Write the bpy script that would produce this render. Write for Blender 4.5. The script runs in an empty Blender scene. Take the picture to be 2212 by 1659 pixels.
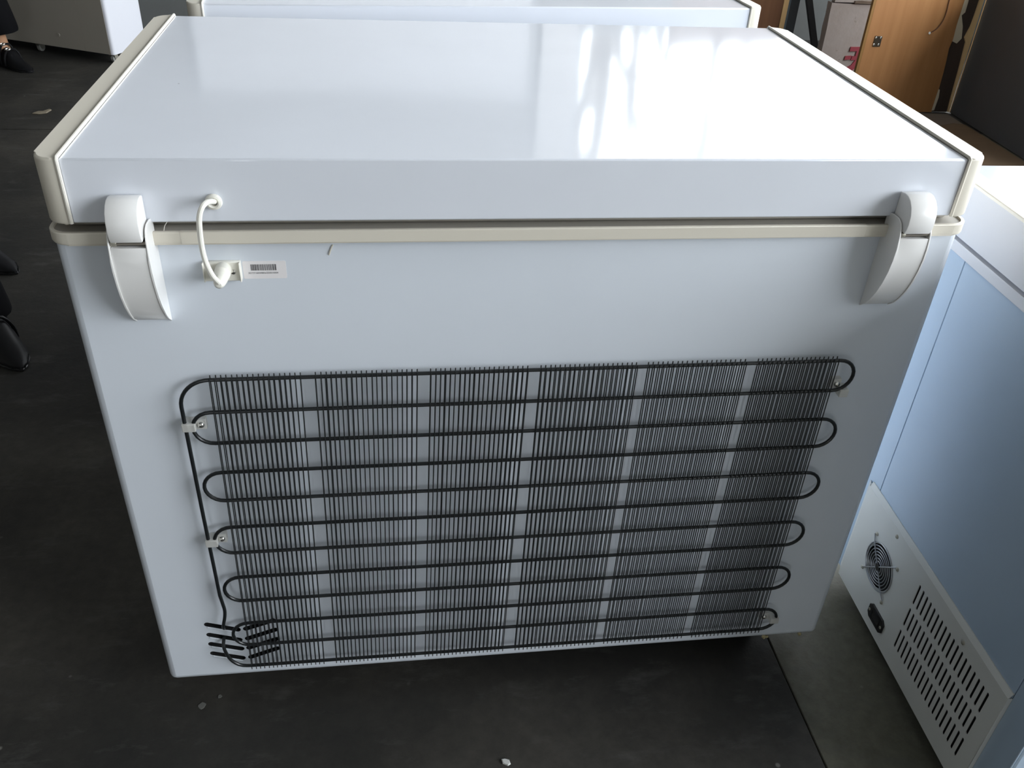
import bpy, bmesh, math, random
from mathutils import Vector, Matrix, Euler
random.seed(7)
SC = bpy.context.scene
COL = SC.collection
PI = math.pi

# ------------------------------------------------------------------ camera
W, H = 2212, 1659
F_PX = 1915.5
cam_d = bpy.data.cameras.new('camera')
cam_d.sensor_fit = 'HORIZONTAL'
cam_d.sensor_width = 36.0
cam_d.lens = F_PX / W * 36.0
cam_d.clip_start = 0.01
cam = bpy.data.objects.new('camera', cam_d)
COL.objects.link(cam)
right = Vector((0.99093331, -0.12586871, 0.04699203))
down = Vector((-0.0325308, -0.56413042, -0.82504462))
fwd = Vector((0.13035693, 0.8160355, -0.56311023))
m3 = Matrix((right, -down, -fwd)).transposed()
cam.matrix_world = Matrix.Translation((-0.16759, -0.91689, 0.885 + 0.33765)) @ m3.to_4x4()
SC.camera = cam

# ------------------------------------------------------------------ sky, sun, exposure
world = bpy.data.worlds.new('sky')
SC.world = world
world.use_nodes = True
bg = world.node_tree.nodes['Background']
bg.inputs[0].default_value = (0.90, 0.95, 1.0, 1)
bg.inputs[1].default_value = 11.8
SC.view_settings.view_transform = 'Standard'
SC.view_settings.look = 'None'
SC.view_settings.gamma = 1.0
SC.view_settings.use_curve_mapping = False
SC.view_settings.exposure = 0.0
SC.cycles.use_denoising = True
SC.cycles.max_bounces = 10
SC.cycles.diffuse_bounces = 5
SC.cycles.sample_clamp_indirect = 8.0

# room extents and openings
XL, XR, YF, YB_, ZC = -3.3, 3.7, -5.0, 4.42, 3.5
WIN_R = (-4.7, 4.2, 1.05, 3.3)        # right wall: y0 y1 z0 z1
WIN_B = (0.95, 3.6, 1.72, 3.2)      # back wall: x0 x1 z0 z1
FILL_DOOR = (-2.15, -1.85, 0.0, 2.0)        # unseen doorway added behind the camera for fill light: x0 x1 z0 z1

def portal(name, loc, rot, sx, sy):
    l = bpy.data.lights.new(name, 'AREA')
    l.shape = 'RECTANGLE'; l.size = sx; l.size_y = sy; l.energy = 1.0
    l.cycles.is_portal = True
    o = bpy.data.objects.new(name, l); COL.objects.link(o)
    o.location = loc; o.rotation_euler = rot
    return o
# area lights point along their local -Z
portal('window_light_right', (XR + .02, (WIN_R[0] + WIN_R[1]) / 2, (WIN_R[2] + WIN_R[3]) / 2), (PI / 2, 0, PI / 2), WIN_R[1] - WIN_R[0], WIN_R[3] - WIN_R[2])
portal('window_light_back', ((WIN_B[0] + WIN_B[1]) / 2, YB_ + .02, (WIN_B[2] + WIN_B[3]) / 2), (-PI / 2, 0, 0), WIN_B[1] - WIN_B[0], WIN_B[3] - WIN_B[2])
portal('door_fill_portal', ((FILL_DOOR[0] + FILL_DOOR[1]) / 2, YF - .02, (FILL_DOOR[2] + FILL_DOOR[3]) / 2), (PI / 2, 0, 0), FILL_DOOR[1] - FILL_DOOR[0], FILL_DOOR[3] - FILL_DOOR[2])  # portal in the doorway added for fill light

# ------------------------------------------------------------------ materials
def mat(name, col, rough=0.5, metal=0.0, **kw):
    m = bpy.data.materials.new(name); m.use_nodes = True
    b = m.node_tree.nodes['Principled BSDF']
    b.inputs['Base Color'].default_value = (*col, 1)
    b.inputs['Roughness'].default_value = rough
    b.inputs['Metallic'].default_value = metal
    for k, v in kw.items():
        b.inputs[k].default_value = v
    return m

def N(m, t, **kw):
    n = m.node_tree.nodes.new(t)
    for k, v in kw.items(): setattr(n, k, v)
    return n

def bsdf(m): return m.node_tree.nodes['Principled BSDF']

def coords(m, scale=(1, 1, 1), kind='Object'):
    tc = N(m, 'ShaderNodeTexCoord'); mp = N(m, 'ShaderNodeMapping')
    mp.inputs['Scale'].default_value = scale
    m.node_tree.links.new(tc.outputs[kind], mp.inputs['Vector'])
    return mp.outputs['Vector']

def ramp(m, fac, stops):
    r = N(m, 'ShaderNodeValToRGB'); e = r.color_ramp.elements
    while len(e) < len(stops): e.new(0.5)
    for i, (p, c) in enumerate(stops):
        e[i].position = p; e[i].color = (*c, 1)
    m.node_tree.links.new(fac, r.inputs[0])
    return r.outputs[0]

def noise(m, vec, scale, detail=4, rough=0.55, out=0):
    n = N(m, 'ShaderNodeTexNoise')
    n.inputs['Scale'].default_value = scale; n.inputs['Detail'].default_value = detail
    n.inputs['Roughness'].default_value = rough
    m.node_tree.links.new(vec, n.inputs['Vector'])
    return n.outputs[out]

def mixc(m, fac, a, b, mode='MIX'):
    n = N(m, 'ShaderNodeMix', data_type='RGBA', blend_type=mode)
    L = m.node_tree.links
    for sock, val in ((n.inputs[0], fac), (n.inputs[6], a), (n.inputs[7], b)):
        if isinstance(val, (int, float)): sock.default_value = val
        elif isinstance(val, tuple): sock.default_value = (*val, 1)
        else: L.new(val, sock)
    return n.outputs[2]

def bump(m, h, strength, dist):
    b = N(m, 'ShaderNodeBump')
    b.inputs['Strength'].default_value = strength; b.inputs['Distance'].default_value = dist
    m.node_tree.links.new(h, b.inputs['Height'])
    m.node_tree.links.new(b.outputs[0], bsdf(m).inputs['Normal'])

def base(m, col): m.node_tree.links.new(col, bsdf(m).inputs['Base Color'])

def coated_steel(name, col, rough, wav):
    m = mat(name, col, rough)
    v = coords(m)
    n1 = noise(m, v, 2.2, 2, 0.4)
    bump(m, n1, 0.35, wav)
    # a few tiny dirt specks
    vo = N(m, 'ShaderNodeTexVoronoi'); vo.inputs['Scale'].default_value = 16
    m.node_tree.links.new(v, vo.inputs['Vector'])
    spk = ramp(m, vo.outputs['Distance'], [(0.0, (1, 1, 1)), (0.018, (1, 1, 1)), (0.026, (0, 0, 0))])
    gate = ramp(m, noise(m, v, 5.0, 1), [(0.60, (0, 0, 0)), (0.66, (1, 1, 1))])
    sm = mixc(m, noise(m, v, 9, 5), tuple(c * 0.965 for c in col), tuple(min(1, c * 1.02) for c in col))
    base(m, mixc(m, mixc(m, 1.0, spk, gate, 'MULTIPLY'), sm, tuple(c * 0.5 for c in col)))
    return m

M = {}
M['lid'] = coated_steel('lid_coated_steel', (0.76, 0.79, 0.85), 0.08, 0.008)
M['steel'] = coated_steel('white_coated_steel', (0.715, 0.76, 0.82), 0.22, 0.004)
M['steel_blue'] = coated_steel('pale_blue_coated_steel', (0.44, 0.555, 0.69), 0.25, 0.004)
M['steel_lilac'] = coated_steel('lilac_white_steel', (0.72, 0.725, 0.765), 0.3, 0.002)
M['vent_white'] = coated_steel('vent_panel_white', (0.68, 0.69, 0.66), 0.35, 0.002)
M['beige'] = mat('beige_plastic', (0.70, 0.655, 0.56), 0.38)
M['beige_light'] = mat('cream_plastic', (0.80, 0.77, 0.69), 0.4)
M['gasket'] = mat('grey_beige_gasket', (0.40, 0.375, 0.33), 0.6)
M['hinge'] = mat('white_hinge_plastic', (0.88, 0.87, 0.85), 0.25)
M['cable'] = mat('ivory_cable', (0.84, 0.82, 0.74), 0.38)
M['black'] = mat('black_painted_tube', (0.010, 0.012, 0.013), 0.33)
M['wire'] = mat('black_painted_wire', (0.012, 0.014, 0.015), 0.5)
M['dark'] = mat('dark_inside', (0.008, 0.008, 0.009), 0.8)
M['chrome'] = mat('bright_screw_metal', (0.75, 0.74, 0.70), 0.22, 1.0)
M['dullmetal'] = mat('dull_screw_metal', (0.42, 0.40, 0.34), 0.5, 0.7)
M['clip'] = mat('clear_clip_plastic', (0.88, 0.87, 0.82), 0.3, **{'Transmission Weight': 0.25, 'Alpha': 0.72})
M['pin'] = mat('oiled_pin_steel', (0.22, 0.20, 0.17), 0.35, 0.9)
M['paper'] = mat('label_paper', (0.83, 0.80, 0.80), 0.55)
M['ink'] = mat('label_ink', (0.05, 0.05, 0.055), 0.7)
M['black_plastic'] = mat('black_plastic', (0.012, 0.012, 0.013), 0.4)
M['grille'] = mat('grey_wire_grille', (0.42, 0.44, 0.47), 0.35, 0.6)
M['caster'] = mat('caster_grey', (0.16, 0.16, 0.15), 0.5)
M['cabinet'] = mat('cabinet_white', (0.74, 0.75, 0.80), 0.35)

M['cabinet_shaded'] = mat('cabinet_white_shaded', (0.36, 0.33, 0.28), 0.5)  # front of the white cabinet, shade on its camera side put into the colour
def floor_mat(name, c0, c1, c2):
    m = mat(name, c1, 0.62)
    v = coords(m)
    big = noise(m, v, 1.3, 5, 0.6)
    a = ramp(m, big, [(0.34, c0), (0.50, c1), (0.68, c2)])
    fine = noise(m, v, 45, 4, 0.7)
    a = mixc(m, 0.35, a, ramp(m, fine, [(0.3, (0.35,) * 3), (0.7, (1.6,) * 3)]), 'MULTIPLY')
    # scuffed patches and paint specks
    v2 = coords(m, (1, 2.6, 1))
    sc = ramp(m, noise(m, v2, 6.5, 7, 0.72), [(0.55, (0, 0, 0)), (0.72, (1, 1, 1))])
    a = mixc(m, mixc(m, 1.0, sc, (0.55, 0.55, 0.55), 'MULTIPLY'), a, (0.095, 0.092, 0.085))
    vo = N(m, 'ShaderNodeTexVoronoi'); vo.inputs['Scale'].default_value = 11
    vo.inputs['Randomness'].default_value = 1
    m.node_tree.links.new(v, vo.inputs['Vector'])
    spk = ramp(m, vo.outputs['Distance'], [(0.0, (1, 1, 1)), (0.025, (1, 1, 1)), (0.05, (0, 0, 0))])
    gate = ramp(m, noise(m, v, 3.1, 2), [(0.50, (0, 0, 0)), (0.56, (1, 1, 1))])
    a = mixc(m, mixc(m, 1.0, spk, gate, 'MULTIPLY'), a, (0.17, 0.165, 0.15))
    base(m, a)
    bump(m, fine, 0.25, 0.004)
    return m
M['floor'] = floor_mat('dark_grey_concrete', (0.010, 0.0105, 0.010), (0.028, 0.026, 0.022), (0.066, 0.060, 0.050))
M['floor_olive'] = floor_mat('olive_grey_concrete', (0.080, 0.077, 0.056), (0.095, 0.091, 0.066), (0.112, 0.106, 0.078))

def plaster(name, col, r=0.8):
    m = mat(name, col, r); v = coords(m)
    base(m, mixc(m, noise(m, v, 2.5, 6, 0.6), tuple(c * 0.85 for c in col), tuple(min(1, c * 1.1) for c in col)))
    bump(m, noise(m, v, 60, 3), 0.15, 0.002)
    return m
M['wall'] = plaster('grey_plaster', (0.24, 0.235, 0.22))
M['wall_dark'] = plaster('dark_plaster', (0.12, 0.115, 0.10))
M['wall_grey'] = plaster('grey_painted_plaster', (0.13, 0.135, 0.13))
M['ceiling'] = plaster('ceiling_plaster', (0.50, 0.51, 0.52))
M['ground'] = plaster('outdoor_ground', (0.30, 0.29, 0.26))
M['frame'] = mat('window_frame_paint', (0.45, 0.46, 0.47), 0.5)
M['bark'] = mat('tree_bark', (0.10, 0.085, 0.07), 0.9)
M['board'] = mat('white_board', (0.82, 0.82, 0.84), 0.5)

def wood(name, c0, c1, scale=(26, 26, 1.6), rough=0.42):
    m = mat(name, c0, rough); v = coords(m, scale)
    g = noise(m, v, 1.0, 5, 0.6)
    v2 = coords(m, (3.2, 3.2, 0.35))
    a = ramp(m, g, [(0.3, c0), (0.7, c1)])
    a = mixc(m, 0.45, a, ramp(m, noise(m, v2, 2.0, 3), [(0.3, c0), (0.7, c1)]))
    base(m, a)
    return m
M['oak'] = wood('orange_oak_veneer', (0.29, 0.125, 0.042), (0.41, 0.20, 0.075))
M['walnut'] = wood('brown_veneer', (0.13, 0.06, 0.03), (0.20, 0.095, 0.045))
M['raw_wood'] = wood('pale_raw_wood', (0.55, 0.36, 0.16), (0.70, 0.48, 0.24))
M['torn_dark'] = wood('torn_dark_fibre', (0.030, 0.020, 0.015), (0.055, 0.036, 0.026))
M['torn_pale'] = plaster('torn_pale_fibre', (0.50, 0.42, 0.30))
M['dark_panel'] = plaster('dark_grey_laminate', (0.075, 0.077, 0.080), 0.6)
M['cardboard'] = wood('brown_cardboard', (0.155, 0.098, 0.055), (0.19, 0.125, 0.07), (3, 40, 3), 0.8)
M['cardboard_grey'] = wood('worn_grey_cardboard', (0.17, 0.135, 0.105), (0.21, 0.165, 0.13), (3, 40, 3), 0.8)
M['foam'] = None
def foam():
    m = mat('stained_white_foam', (0.5, 0.46, 0.44), 0.8); v = coords(m)
    a = mixc(m, noise(m, v, 7, 6, 0.65), (0.25, 0.205, 0.175), (0.36, 0.32, 0.30))
    s = ramp(m, noise(m, v, 34, 3, 0.5), [(0.66, (0, 0, 0)), (0.76, (1, 1, 1))])
    a = mixc(m, mixc(m, 1.0, s, (0.5,) * 3, 'MULTIPLY'), a, (0.11, 0.08, 0.06))
    base(m, a); bump(m, noise(m, v, 40, 3), 0.3, 0.003)
    return m
M['foam'] = foam()
M['red_paint'] = mat('red_paint', (0.24, 0.032, 0.045), 0.6)
M['steel_frame'] = mat('grey_steel_frame', (0.045, 0.055, 0.065), 0.5)
M['black_steel'] = mat('black_steel_bar', (0.012, 0.012, 0.013), 0.5)
M['skin'] = mat('skin', (0.42, 0.23, 0.13), 0.55)
M['trousers'] = mat('black_trouser_cloth', (0.005, 0.005, 0.006), 0.9, **{'Specular IOR Level': 0.1})
M['jacket'] = mat('dark_jacket_cloth', (0.02, 0.021, 0.026), 0.9)
M['leather'] = mat('black_leather', (0.007, 0.007, 0.008), 0.5, **{'Specular IOR Level': 0.25})
M['hair'] = mat('black_hair', (0.008, 0.007, 0.006), 0.5)
M['scrap'] = mat('white_scrap', (0.75, 0.75, 0.72), 0.7)
M['scrap_tan'] = mat('tan_scrap', (0.20, 0.17, 0.12), 0.8)
M['splat'] = mat('dry_grey_splat', (0.13, 0.13, 0.12), 0.8)

# ------------------------------------------------------------------ mesh helpers
def finish(bm, name, sharp=32):
    bmesh.ops.recalc_face_normals(bm, faces=bm.faces[:])
    for f in bm.faces: f.smooth = True
    flat = [f for f in bm.faces if len(f.edges) > 2 and f.calc_area() > 4.0 * sorted(g.calc_area() for e in f.edges for g in e.link_faces if g is not f or len(e.link_faces) == 1)[len(f.edges) // 2]]
    for f in flat: f.smooth = False
    lim = math.radians(sharp)
    for e in bm.edges:
        if len(e.link_faces) == 2 and e.calc_face_angle(0) > lim: e.smooth = False
    me = bpy.data.meshes.new(name); bm.to_mesh(me); bm.free()
    return me

def obj(name, src, m=None, parent=None, sharp=32):
    me = src if isinstance(src, bpy.types.Mesh) else finish(src, name, sharp)
    if m is not None and not me.materials: me.materials.append(m)
    o = bpy.data.objects.new(name, me); COL.objects.link(o)
    if parent is not None: o.parent = parent
    return o

def tag(o, label=None, cat=None, group=None, kind=None):
    if label: o['label'] = label
    if cat: o['category'] = cat
    if group: o['group'] = group
    if kind: o['kind'] = kind
    return o

def thing(name, label, cat, loc=(0, 0, 0), rz=0, group=None):
    o = bpy.data.objects.new(name, None); COL.objects.link(o)
    o.empty_display_size = 0.05
    o.location = loc; o.rotation_euler = (0, 0, rz)
    return tag(o, label, cat, group)

def struct(name, src, m, parent=None):
    o = obj(name, src, m, parent)
    if parent is None: o['kind'] = 'structure'
    return o

def add_box(bm, a, b, bev=0.0, seg=2):
    x0, y0, z0 = a; x1, y1, z1 = b
    g = bmesh.ops.create_cube(bm, size=1.0)
    vs = g['verts']
    for v in vs:
        v.co = Vector(((x0 + x1) / 2 + v.co.x * (x1 - x0), (y0 + y1) / 2 + v.co.y * (y1 - y0), (z0 + z1) / 2 + v.co.z * (z1 - z0)))
    if bev > 0:
        es = list({e for v in vs for e in v.link_edges})
        bmesh.ops.bevel(bm, geom=es, offset=bev, segments=seg, affect='EDGES', profile=0.5)
    return bm

def box(a, b, bev=0.0, seg=2):
    return add_box(bmesh.new(), a, b, bev, seg)

def add_prism(bm, pts, lo, hi, axis='z', bev=0.0, seg=2):
    """extrude a closed outline; axis z: pts=(x,y); axis x: pts=(y,z); axis y: pts=(x,z)"""
    def P(p, t):
        if axis == 'z': return (p[0], p[1], t)
        if axis == 'x': return (t, p[0], p[1])
        return (p[0], t, p[1])
    v0 = [bm.verts.new(P(p, lo)) for p in pts]
    v1 = [bm.verts.new(P(p, hi)) for p in pts]
    n = len(pts)
    f0 = bm.faces.new(v0[::-1]); f1 = bm.faces.new(v1)
    for i in range(n): bm.faces.new((v0[i], v0[(i + 1) % n], v1[(i + 1) % n], v1[i]))
    if bev > 0:
        es = list(f0.edges) + list(f1.edges)
        bmesh.ops.bevel(bm, geom=es, offset=bev, segments=seg, affect='EDGES', profile=0.5, clamp_overlap=True)
    return bm

def prism(*a, **k): return add_prism(bmesh.new(), *a, **k)

def arc(cx, cy, r, a0, a1, n=8):
    return [(cx + r * math.cos(math.radians(a0 + (a1 - a0) * i / n)), cy + r * math.sin(math.radians(a0 + (a1 - a0) * i / n))) for i in range(n + 1)]

def rrect(x0, y0, x1, y1, r, n=6):
    return arc(x1 - r, y1 - r, r, 0, 90, n) + arc(x0 + r, y1 - r, r, 90, 180, n) + arc(x0 + r, y0 + r, r, 180, 270, n) + arc(x1 - r, y0 + r, r, 270, 360, n)

def add_tube(bm, pts, r, n=8, closed=False, cap=True):
    pts = [Vector(p) for p in pts]
    rad = r if isinstance(r, (list, tuple)) else [r] * len(pts)
    rings = []; nrm = None
    cnt = len(pts)
    for i, p in enumerate(pts):
        if closed: t = (pts[(i + 1) % cnt] - pts[i - 1]).normalized()
        elif i == 0: t = (pts[1] - p).normalized()
        elif i == cnt - 1: t = (p - pts[i - 1]).normalized()
        else: t = ((pts[i + 1] - p).normalized() + (p - pts[i - 1]).normalized()).normalized()
        if nrm is None:
            nrm = t.orthogonal().normalized()
        nrm = (nrm - t * nrm.dot(t)).normalized()
        b = t.cross(nrm)
        rings.append([bm.verts.new(p + (nrm * math.cos(2 * PI * k / n) + b * math.sin(2 * PI * k / n)) * rad[i]) for k in range(n)])
    for i in range(cnt if closed else cnt - 1):
        a, c = rings[i], rings[(i + 1) % cnt]
        for k in range(n):
            bm.faces.new((a[k], a[(k + 1) % n], c[(k + 1) % n], c[k]))
    if cap and not closed:
        bm.faces.new(rings[0][::-1]); bm.faces.new(rings[-1])
    return bm

def tube(*a, **k): return add_tube(bmesh.new(), *a, **k)

def add_lathe(bm, prof, n=20, mtx=None):
    """prof: list of (radius, height) around local z"""
    mtx = mtx or Matrix()
    rings = []
    for r, h in prof:
        if r < 1e-6: rings.append([bm.verts.new(mtx @ Vector((0, 0, h)))])
        else: rings.append([bm.verts.new(mtx @ Vector((r * math.cos(2 * PI * k / n), r * math.sin(2 * PI * k / n), h))) for k in range(n)])
    for a, b in zip(rings, rings[1:]):
        for k in range(n):
            if len(a) == 1 and len(b) == 1: continue
            if len(a) == 1: bm.faces.new((a[0], b[k], b[(k + 1) % n]))
            elif len(b) == 1: bm.faces.new((a[k], b[0], a[(k + 1) % n]))
            else: bm.faces.new((a[k], b[k], b[(k + 1) % n], a[(k + 1) % n]))
    return bm

def lathe(*a, **k): return add_lathe(bmesh.new(), *a, **k)

FACE_CAM = Matrix.Rotation(PI / 2, 4, 'X')      # local z -> world -y
FACE_LEFT = Matrix.Rotation(-PI / 2, 4, 'Y')    # local z -> world -x

def smooth_path(pts, sub=6):
    P = [Vector(p) for p in pts]; out = []
    for i in range(len(P) - 1):
        p0 = P[max(i - 1, 0)]; p1 = P[i]; p2 = P[i + 1]; p3 = P[min(i + 2, len(P) - 1)]
        for k in range(sub):
            t = k / sub
            out.append(0.5 * ((2 * p1) + (p2 - p0) * t + (2 * p0 - 5 * p1 + 4 * p2 - p3) * t * t + (3 * p1 - p0 - 3 * p2 + p3) * t ** 3))
    out.append(P[-1]); return out

def holed_plate(name, outer, holes, thick):
    """flat plate in local XY with real holes, made from a filled 2D curve"""
    cu = bpy.data.curves.new(name, 'CURVE'); cu.dimensions = '2D'; cu.fill_mode = 'BOTH'
    cu.extrude = thick / 2
    for loop in [outer] + holes:
        sp = cu.splines.new('POLY'); sp.points.add(len(loop) - 1); sp.use_cyclic_u = True
        for p, q in zip(sp.points, loop): p.co = (q[0], q[1], 0, 1)
    o = bpy.data.objects.new(name, cu); COL.objects.link(o)
    dg = bpy.context.evaluated_depsgraph_get()
    me = bpy.data.meshes.new_from_object(o.evaluated_get(dg))
    bpy.data.objects.remove(o); bpy.data.curves.remove(cu)
    me.materials.clear()
    return me

def capsule2d(a, b, w, n=5):
    a = Vector(a); b = Vector(b); d = (b - a).normalized(); ang = math.degrees(math.atan2(d.y, d.x))
    return arc(b.x, b.y, w, ang - 90, ang + 90, n) + arc(a.x, a.y, w, ang + 90, ang + 270, n)

def text_mesh(name, s, size, m, parent, mtx):
    cu = bpy.data.curves.new(name, 'FONT'); cu.body = s; cu.size = size; cu.extrude = 0.00005
    cu.resolution_u = 2
    o = bpy.data.objects.new(name, cu); COL.objects.link(o)
    dg = bpy.context.evaluated_depsgraph_get()
    me = bpy.data.meshes.new_from_object(o.evaluated_get(dg))
    bpy.data.objects.remove(o); bpy.data.curves.remove(cu)
    me.materials.clear(); me.materials.append(m)
    r = bpy.data.objects.new(name, me); COL.objects.link(r); r.parent = parent; r.matrix_local = mtx
    return r

def dup(o, parent=None):
    c = o.copy(); COL.objects.link(c)
    if parent is not None: c.parent = parent
    for ch in list(o.children): dup(ch, c)
    return c

def skin_mesh(name, verts, edges, radii, root=0, sub=2):
    me = bpy.data.meshes.new(name); me.from_pydata(verts, edges, []); me.update()
    o = bpy.data.objects.new(name, me); COL.objects.link(o)
    o.modifiers.new('s', 'SKIN').use_smooth_shade = True
    lay = me.skin_vertices[0].data
    for i, r in enumerate(radii):
        lay[i].radius = (r, r) if isinstance(r, (int, float)) else r
        lay[i].use_root = (i == root)
    sb = o.modifiers.new('u', 'SUBSURF'); sb.levels = sub; sb.render_levels = sub
    dg = bpy.context.evaluated_depsgraph_get(); dg.update()
    out = bpy.data.meshes.new_from_object(o.evaluated_get(dg))
    bpy.data.objects.remove(o)
    out.name = name
    for p in out.polygons: p.use_smooth = True
    return out

# ------------------------------------------------------------------ room shell
fl = struct('floor', box((XL, YF, -0.12), (XR, YB_, -0.010)), M['floor'])
def slab(x0, y0, x1, y1, m):
    return obj('slab', box((x0, y0, -0.0105), (x1, y1, 0.0), 0.0015, 1), m, fl)
slab(XL, YF, 0.4645, 2.7195, M['floor'])
slab(0.4665, YF, XR, 2.7195, M['floor_olive'])
slab(XL, 2.7235, XR, YB_, M['floor'])

def wall_with_hole(u0, u1, z0, z1, hole):
    """pieces of a wall in (u, z) around a rectangular opening"""
    a, b, c, d = hole
    return [r for r in [(u0, z0, a, z1), (b, z0, u1, z1), (a, z0, b, c), (a, d, b, z1)] if r[2] - r[0] > 1e-4 and r[3] - r[1] > 1e-4]

bm = bmesh.new()
for (a, b, c, d) in wall_with_hole(XL - .15, XR + .15, 0, ZC, WIN_B): add_box(bm, (a, YB_, b), (c, YB_ + .15, d))
wb = struct('wall_back', bm, M['wall'])
bm = bmesh.new()
for (a, b, c, d) in wall_with_hole(YF, YB_, 0, ZC, WIN_R): add_box(bm, (XR, a, b), (XR + .15, c, d))
struct('wall_right', bm, M['wall'])
struct('wall_left', box((XL - .15, YF, 0), (XL, YB_, ZC)), M['wall_dark'])
bm = bmesh.new()
for (a, b, c, d) in wall_with_hole(XL - .15, XR + .15, 0, ZC, FILL_DOOR): add_box(bm, (a, YF - .15, b), (c, YF, d))
struct('wall_front', bm, plaster('pale_front_plaster', (0.34, 0.33, 0.305)))
struct('ceiling', box((XL - .15, YF - .15, ZC), (XR + .15, YB_ + .15, ZC + .12)), M['ceiling'])
struct('baseboard_back', box((XL, YB_ - .012, 0), (XR, YB_, 1.15), .002, 1), M['wall_grey'])

def window_bars(name, horizontal, u0, u1, z0, z1, n_mull, at):
    """frame with mullions; horizontal = runs along x (back wall), else along y (right wall)"""
    def B(a, b, c, d):
        return ((a, at, b), (c, at + .06, d)) if horizontal else ((at, a, b), (at + .06, c, d))
    bm = bmesh.new(); t = .05
    for r in ((u0, z0, u1, z0 + t), (u0, z1 - t, u1, z1), (u0, z0 + t, u0 + t, z1 - t), (u1 - t, z0 + t, u1, z1 - t)):
        add_box(bm, *B(*r))
    w = struct(name, bm, M['frame'])
    for k in range(1, n_mull + 1):
        u = u0 + (u1 - u0) * k / (n_mull + 1)
        obj('mullion', box(*B(u - .02, z0 + t, u + .02, z1 - t)), M['frame'], w)
    return w
window_bars('window_1', False, *WIN_R, 4, XR + .045)
window_bars('window_2', True, *WIN_B, 2, YB_ + .045)
struct('ground', box((-14, -16, -.4), (16, 20, -.16)), M['ground'])

# bare trees outside the back window
def tree(x, y, h, seed, label):
    rnd = random.Random(seed)
    t = thing('bare_tree', label, 'tree', (x, y, -.16), group='bare trees outside the back window')
    bm = bmesh.new()
    top = Vector((rnd.uniform(-.4, .4), rnd.uniform(-.3, .3), h))
    trunk = [Vector((0, 0, 0)), Vector((rnd.uniform(-.08, .08), 0, h * .3)), Vector((rnd.uniform(-.2, .2), 0, h * .6)), top]
    tp = smooth_path(trunk, 4)
    add_tube(bm, tp, [0.105 * (1 - .75 * i / (len(tp) - 1)) for i in range(len(tp))], 8)
    tr = obj('trunk', bm, M['bark'], t)
    for k in range(13):
        i = int(len(tp) * (.28 + .05 * k)); i = min(i, len(tp) - 2)
        a = rnd.uniform(0, 2 * PI); L = rnd.uniform(.9, 1.9)
        d = Vector((math.cos(a), math.sin(a) * .6, rnd.uniform(.5, 1.2))).normalized()
        p0 = tp[i]; p1 = p0 + d * L * .5 + Vector((0, 0, .05)); p2 = p0 + d * L + Vector((rnd.uniform(-.25, .25), 0, .35))
        pp = smooth_path([p0, p1, p2], 4)
        bm = tube(pp, [.055 * (1 - .75 * j / (len(pp) - 1)) for j in range(len(pp))], 6)
        for _ in range(3):
            q0 = pp[rnd.randrange(3, len(pp))]; a2 = rnd.uniform(0, 2 * PI)
            q1 = q0 + Vector((math.cos(a2) * .5, math.sin(a2) * .3, rnd.uniform(.2, .6)))
            add_tube(bm, [q0, q1], [.02, .006], 5)
        obj('branch', bm, M['bark'], t)
tree(1.45, 5.9, 5.2, 3, 'bare slender tree outside the back window next to the white board')
tree(2.7, 10.0, 6.8, 5, 'bare forked tree outside the middle of the back window')
tree(4.2, 11.2, 7.2, 9, 'bare tall tree farthest behind the back window')

struct('trim_1', box((0.74, YB_ - .03, 1.62), (0.95, YB_, 3.25), .003, 1), mat('pale_casing', (0.78, 0.76, 0.75), 0.5))
# white board on the back wall
bd = thing('white_board', 'plain white board fixed on the back wall beside the window', 'board', (-0.27, YB_ - .012, 1.2))
obj('panel', box((-.93, -.02, 0), (.95, 0, .9), .003, 1), M['board'], bd)
obj('frame', add_box(add_box(add_box(box((-.95, -.028, -.02), (.97, 0, 0)), (-.95, -.028, .9), (.97, 0, .92)), (-.95, -.028, 0), (-.93, 0, .9)), (.95, -.028, 0), (.97, 0, .9)), M['frame'], bd)

# ------------------------------------------------------------------ shared parts
def add_casters(root, pts, h, m_wheel=None):
    for (x, y) in pts:
        bm = bmesh.new()
        add_box(bm, (x - .018, y - .018, h - .006), (x + .018, y + .018, h + .001))
        for s in (-1, 1):
            add_prism(bm, [(y - .012, h - .004), (y + .012, h - .004), (y + .016, .020), (y + .006, .014), (y - .004, .014)], x + s * .013 - .0015, x + s * .013 + .0015, 'x')
        c = obj('caster', bm, M['dullmetal'], root)
        mt = Matrix.Translation((x, y + .006, .020)) @ Matrix.Rotation(PI / 2, 4, 'Y')
        obj('wheel', lathe([(0, -.010), (.014, -.010), (.0195, -.007), (.0195, .007), (.014, .010), (0, .010)], 18, mt), m_wheel or M['caster'], c)

def cap_outline(sign, xi, xo, y0, y1, r):
    """plan outline of a lid end cap: straight inside edge, rounded outer corners"""
    pts = arc(xo - r, y0 + r, r, 270, 360, 8) + arc(xo - r, y1 - r, r, 0, 90, 8)
    pts = [(xi, y0)] + pts + [(xi, y1)]
    if sign < 0: pts = [(-x, y) for x, y in pts][::-1]
    return pts

# main freezer dimensions (metres)
ZT = 0.885            # lid top
LB = ZT - 0.0715      # lid bottom
DEP = 0.6463          # lid depth
YB = 0.008            # face of the body below the collar
BW = 0.527            # half width of the body
BZ = 0.048            # underside of the body

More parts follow.
